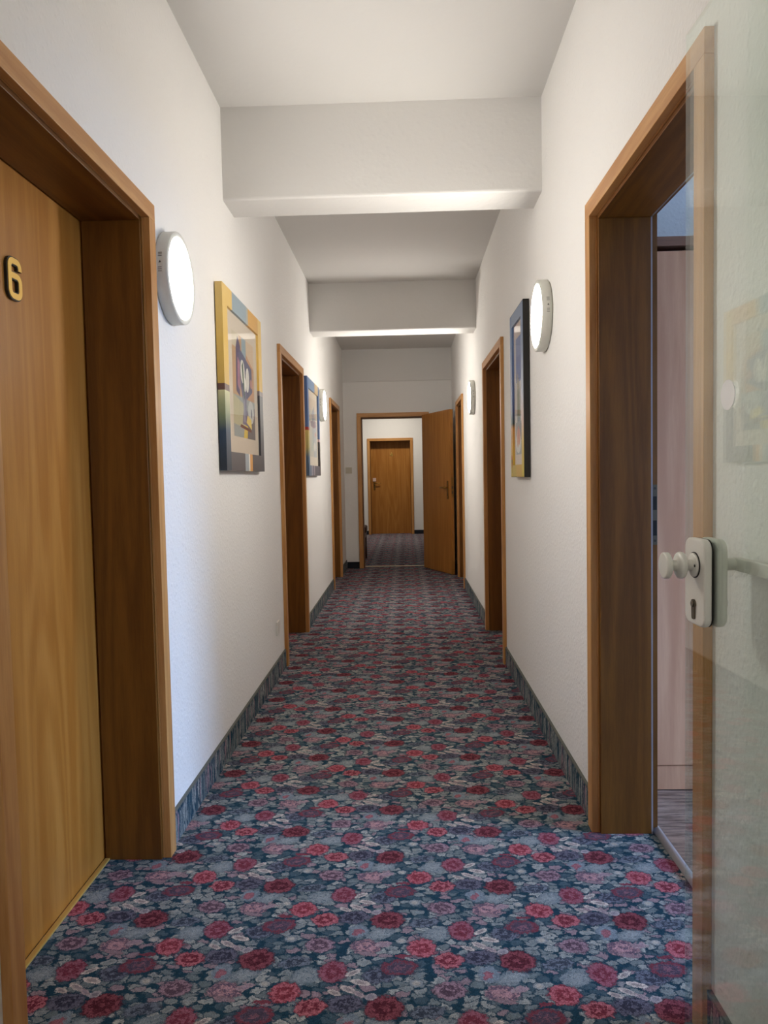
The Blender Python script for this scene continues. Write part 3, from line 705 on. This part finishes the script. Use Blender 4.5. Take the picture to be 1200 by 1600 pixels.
pic3 = [(pc(206, 204, 204), R01), (pc(126, 142, 186), rc(.12, .62, .88, 1)), (pc(104, 122, 176), rc(.16, .64, .84, .84)), (pc(214, 210, 206), rc(.82, 0, .90, 1)), (pc(208, 204, 200), rc(.06, 0, .12, 1)), (pc(150, 154, 142), [(.28, .28), (.74, .28), (.68, .60), (.58, .68), (.40, .60)]),
        (pc(118, 130, 108), [(.38, .30), (.66, .30), (.62, .52), (.44, .54)]), (pc(190, 176, 150), [(.52, .56), (.66, .56), (.62, .70), (.54, .68)]), (pc(150, 156, 160), rc(.12, 0, .88, .28)), (pc(126, 128, 134), [(.12, .12), (.88, .16), (.88, .28), (.12, .26)]), (pc(222, 220, 216), blob(.56, .10, .34, .09)),
        (pc(206, 128, 96), blob(.44, .15, .12, .07)), (pc(212, 148, 110), blob(.64, .14, .13, .08)), (pc(190, 104, 84), blob(.54, .19, .1, .06)), (pc(92, 110, 128), [(.3, .30), (.5, .26), (.66, .30), (.5, .33)])]
p3 = picture('R', XR, 3.580, 4.000, 1.178, 2.036, .062,
        {'near': [(0, 1, g_n3)], 'far': [(0, 1, g_f3)], 'top': [(0, 1, fc(112, 130, 158))], 'bottom': [(0, .6, fc(204, 166, 70)), (.6, 1, fc(196, 170, 62))]},
        'slate and yellow framed print with black sides on the right wall', pic3, plain('pinkish_mount_board', srgb(216, 202, 192), .8), (.22, .80, .135, .84))
mb = MB(); mb.box(.6205 - .003, .6205 - .0325, 3.580 - .006, 3.580, 1.176, 2.038, M_BLACK); mb.box(.6205 - .003, .6205 - .0325, 4.000, 4.006, 1.176, 2.038, M_BLACK); mb.box(.6205 - .003, .6205 - .0325, 3.574, 4.006, 2.036, 2.041, M_BLACK)
tag(mb.build('frame_side', p3, p3.location), 'black side of the frame')
mb = MB()
mb.face([(-.0343, .5 * .420 - .062 + .012 + .036 * a, .02 + .10 * b) for a, b in blob(.5, .62, .38, .36, 16)], pc(196, 84, 60))
mb.face([(-.0344, .5 * .420 - .062 + .012 + .036 * a, .02 + .10 * b) for a, b in [(.42, 0), (.58, 0), (.62, .5), (.9, .7), (.5, .4), (.1, .72), (.40, .5)]], pc(70, 110, 70))
mb.build('painted_tulip', p3)

# ------------------------------------------------------------------ small wall things
e = empty('light_switch', (-.722, YE, 1.277), 'cream light switch on the end wall left of the open doorway', 'light switch')
mb = MB(); mb.prism(rrect(.080, .080, .006, 4), lambda a, b, q: (a, -q, b), .0, .010, M_SWITCH); mb.build('cover_plate', e, bevel=.002)
mb = MB(); mb.prism(rrect(.056, .056, .003, 3), lambda a, b, q: (a, -.0101 - q * (1 + .15 * b / .028), b), .0, .005, M_SWITCH); mb.build('rocker', e)
e = empty('wall_socket', (XL, 4.27, .30), 'white socket low on the left wall before the second door', 'socket')
mb = MB(); mb.prism(rrect(.080, .080, .006, 4), lambda a, b, q: (q, a, b), .0, .010, M_WHITE); mb.build('cover_plate', e, bevel=.002)
mb = MB(); mb.lathe([(.024, .0102), (.024, .011), (.021, .0105)], (0, 0, 0), (1, 0, 0), M_WHITE, 28); mb.build('socket_insert', e)

# ------------------------------------------------------------------ wardrobe in the room on the right
WX0, WX1, WY = .830, 2.07, 2.678
e = empty('wardrobe', ((WX0 + WX1) / 2, WY + .3, 0), 'pinkish beech wardrobe seen through the open right doorway', 'wardrobe')
mb = MB(); mb.box(WX0, WX1, WY + .02, 3.27, .0, 1.985, M_WARD); mb.build('carcass', e, e.location)
mb = MB(); mb.box(WX0, WX1, WY - .004, 3.27, 2.002, 2.036, M_WARD_DK); mb.build('top_board', e, e.location, .002)
mb = MB(); mb.box(WX0 + .002, WX1 - .002, WY + .006, WY + .0195, 0.002, .092, M_WARD); mb.build('plinth', e, e.location)
for k in range(2):
    a, b = WX0 + .002 + k * .598, WX0 + .596 + k * .598
    mb = MB(); mb.box(a, b, WY, WY + .0195, .096, 1.985, M_WARD); dr = mb.build('door', e, e.location, .0015)
    mb = MB(); xh = b - .045 if k == 0 else a + .045
    mb.tube([(xh, WY - .001, .98), (xh, WY - .028, .985), (xh, WY - .030, 1.0), (xh, WY - .030, 1.10), (xh, WY - .028, 1.115), (xh, WY - .001, 1.12)], .005, M_STEEL, 12); mb.build('handle', dr, e.location)

# ------------------------------------------------------------------ chair just beyond the end doorway
M_CHAIR = plain('brown_chair_fabric', srgb(92, 58, 36), .85); M_CHW = wood('dark_chair_wood', srgb(64, 36, 18), srgb(98, 60, 32))
CY, CX = 10.30, -.805
e = empty('chair', (CX, CY, 0), 'dark brown upholstered chair half hidden behind the left jamb of the end doorway', 'chair')
mb = MB(); mb.prism(rrect(.50, .48, .05, 5), lambda a, b, q: (a, b, .40 + q), 0, .09, M_CHAIR); mb.build('seat', e, bevel=.02, seg=3)
mb = MB(); mb.prism(rrect(.46, .52, .07, 6, 0, .72), lambda a, b, q: (a, -.23 + q - (b - .46) * .12, b), 0, .055, M_CHAIR); mb.build('backrest', e, bevel=.018, seg=3)
mb = MB(); mb.box(-.235, .235, -.225, -.20, .33, .40, M_CHW); mb.box(-.235, .235, .20, .225, .33, .40, M_CHW); mb.box(-.235, -.21, -.2, .2, .33, .40, M_CHW); mb.box(.21, .235, -.2, .2, .33, .40, M_CHW); mb.build('seat_frame', e)
for sx in (-1, 1):
    for sy in (-1, 1):
        mb = MB(); mb.tube([(sx * .216, sy * .206, .345), (sx * .222, sy * (.212 if sy > 0 else .225), 0)], [.021, .014], M_CHW, 12); mb.build('leg', e)
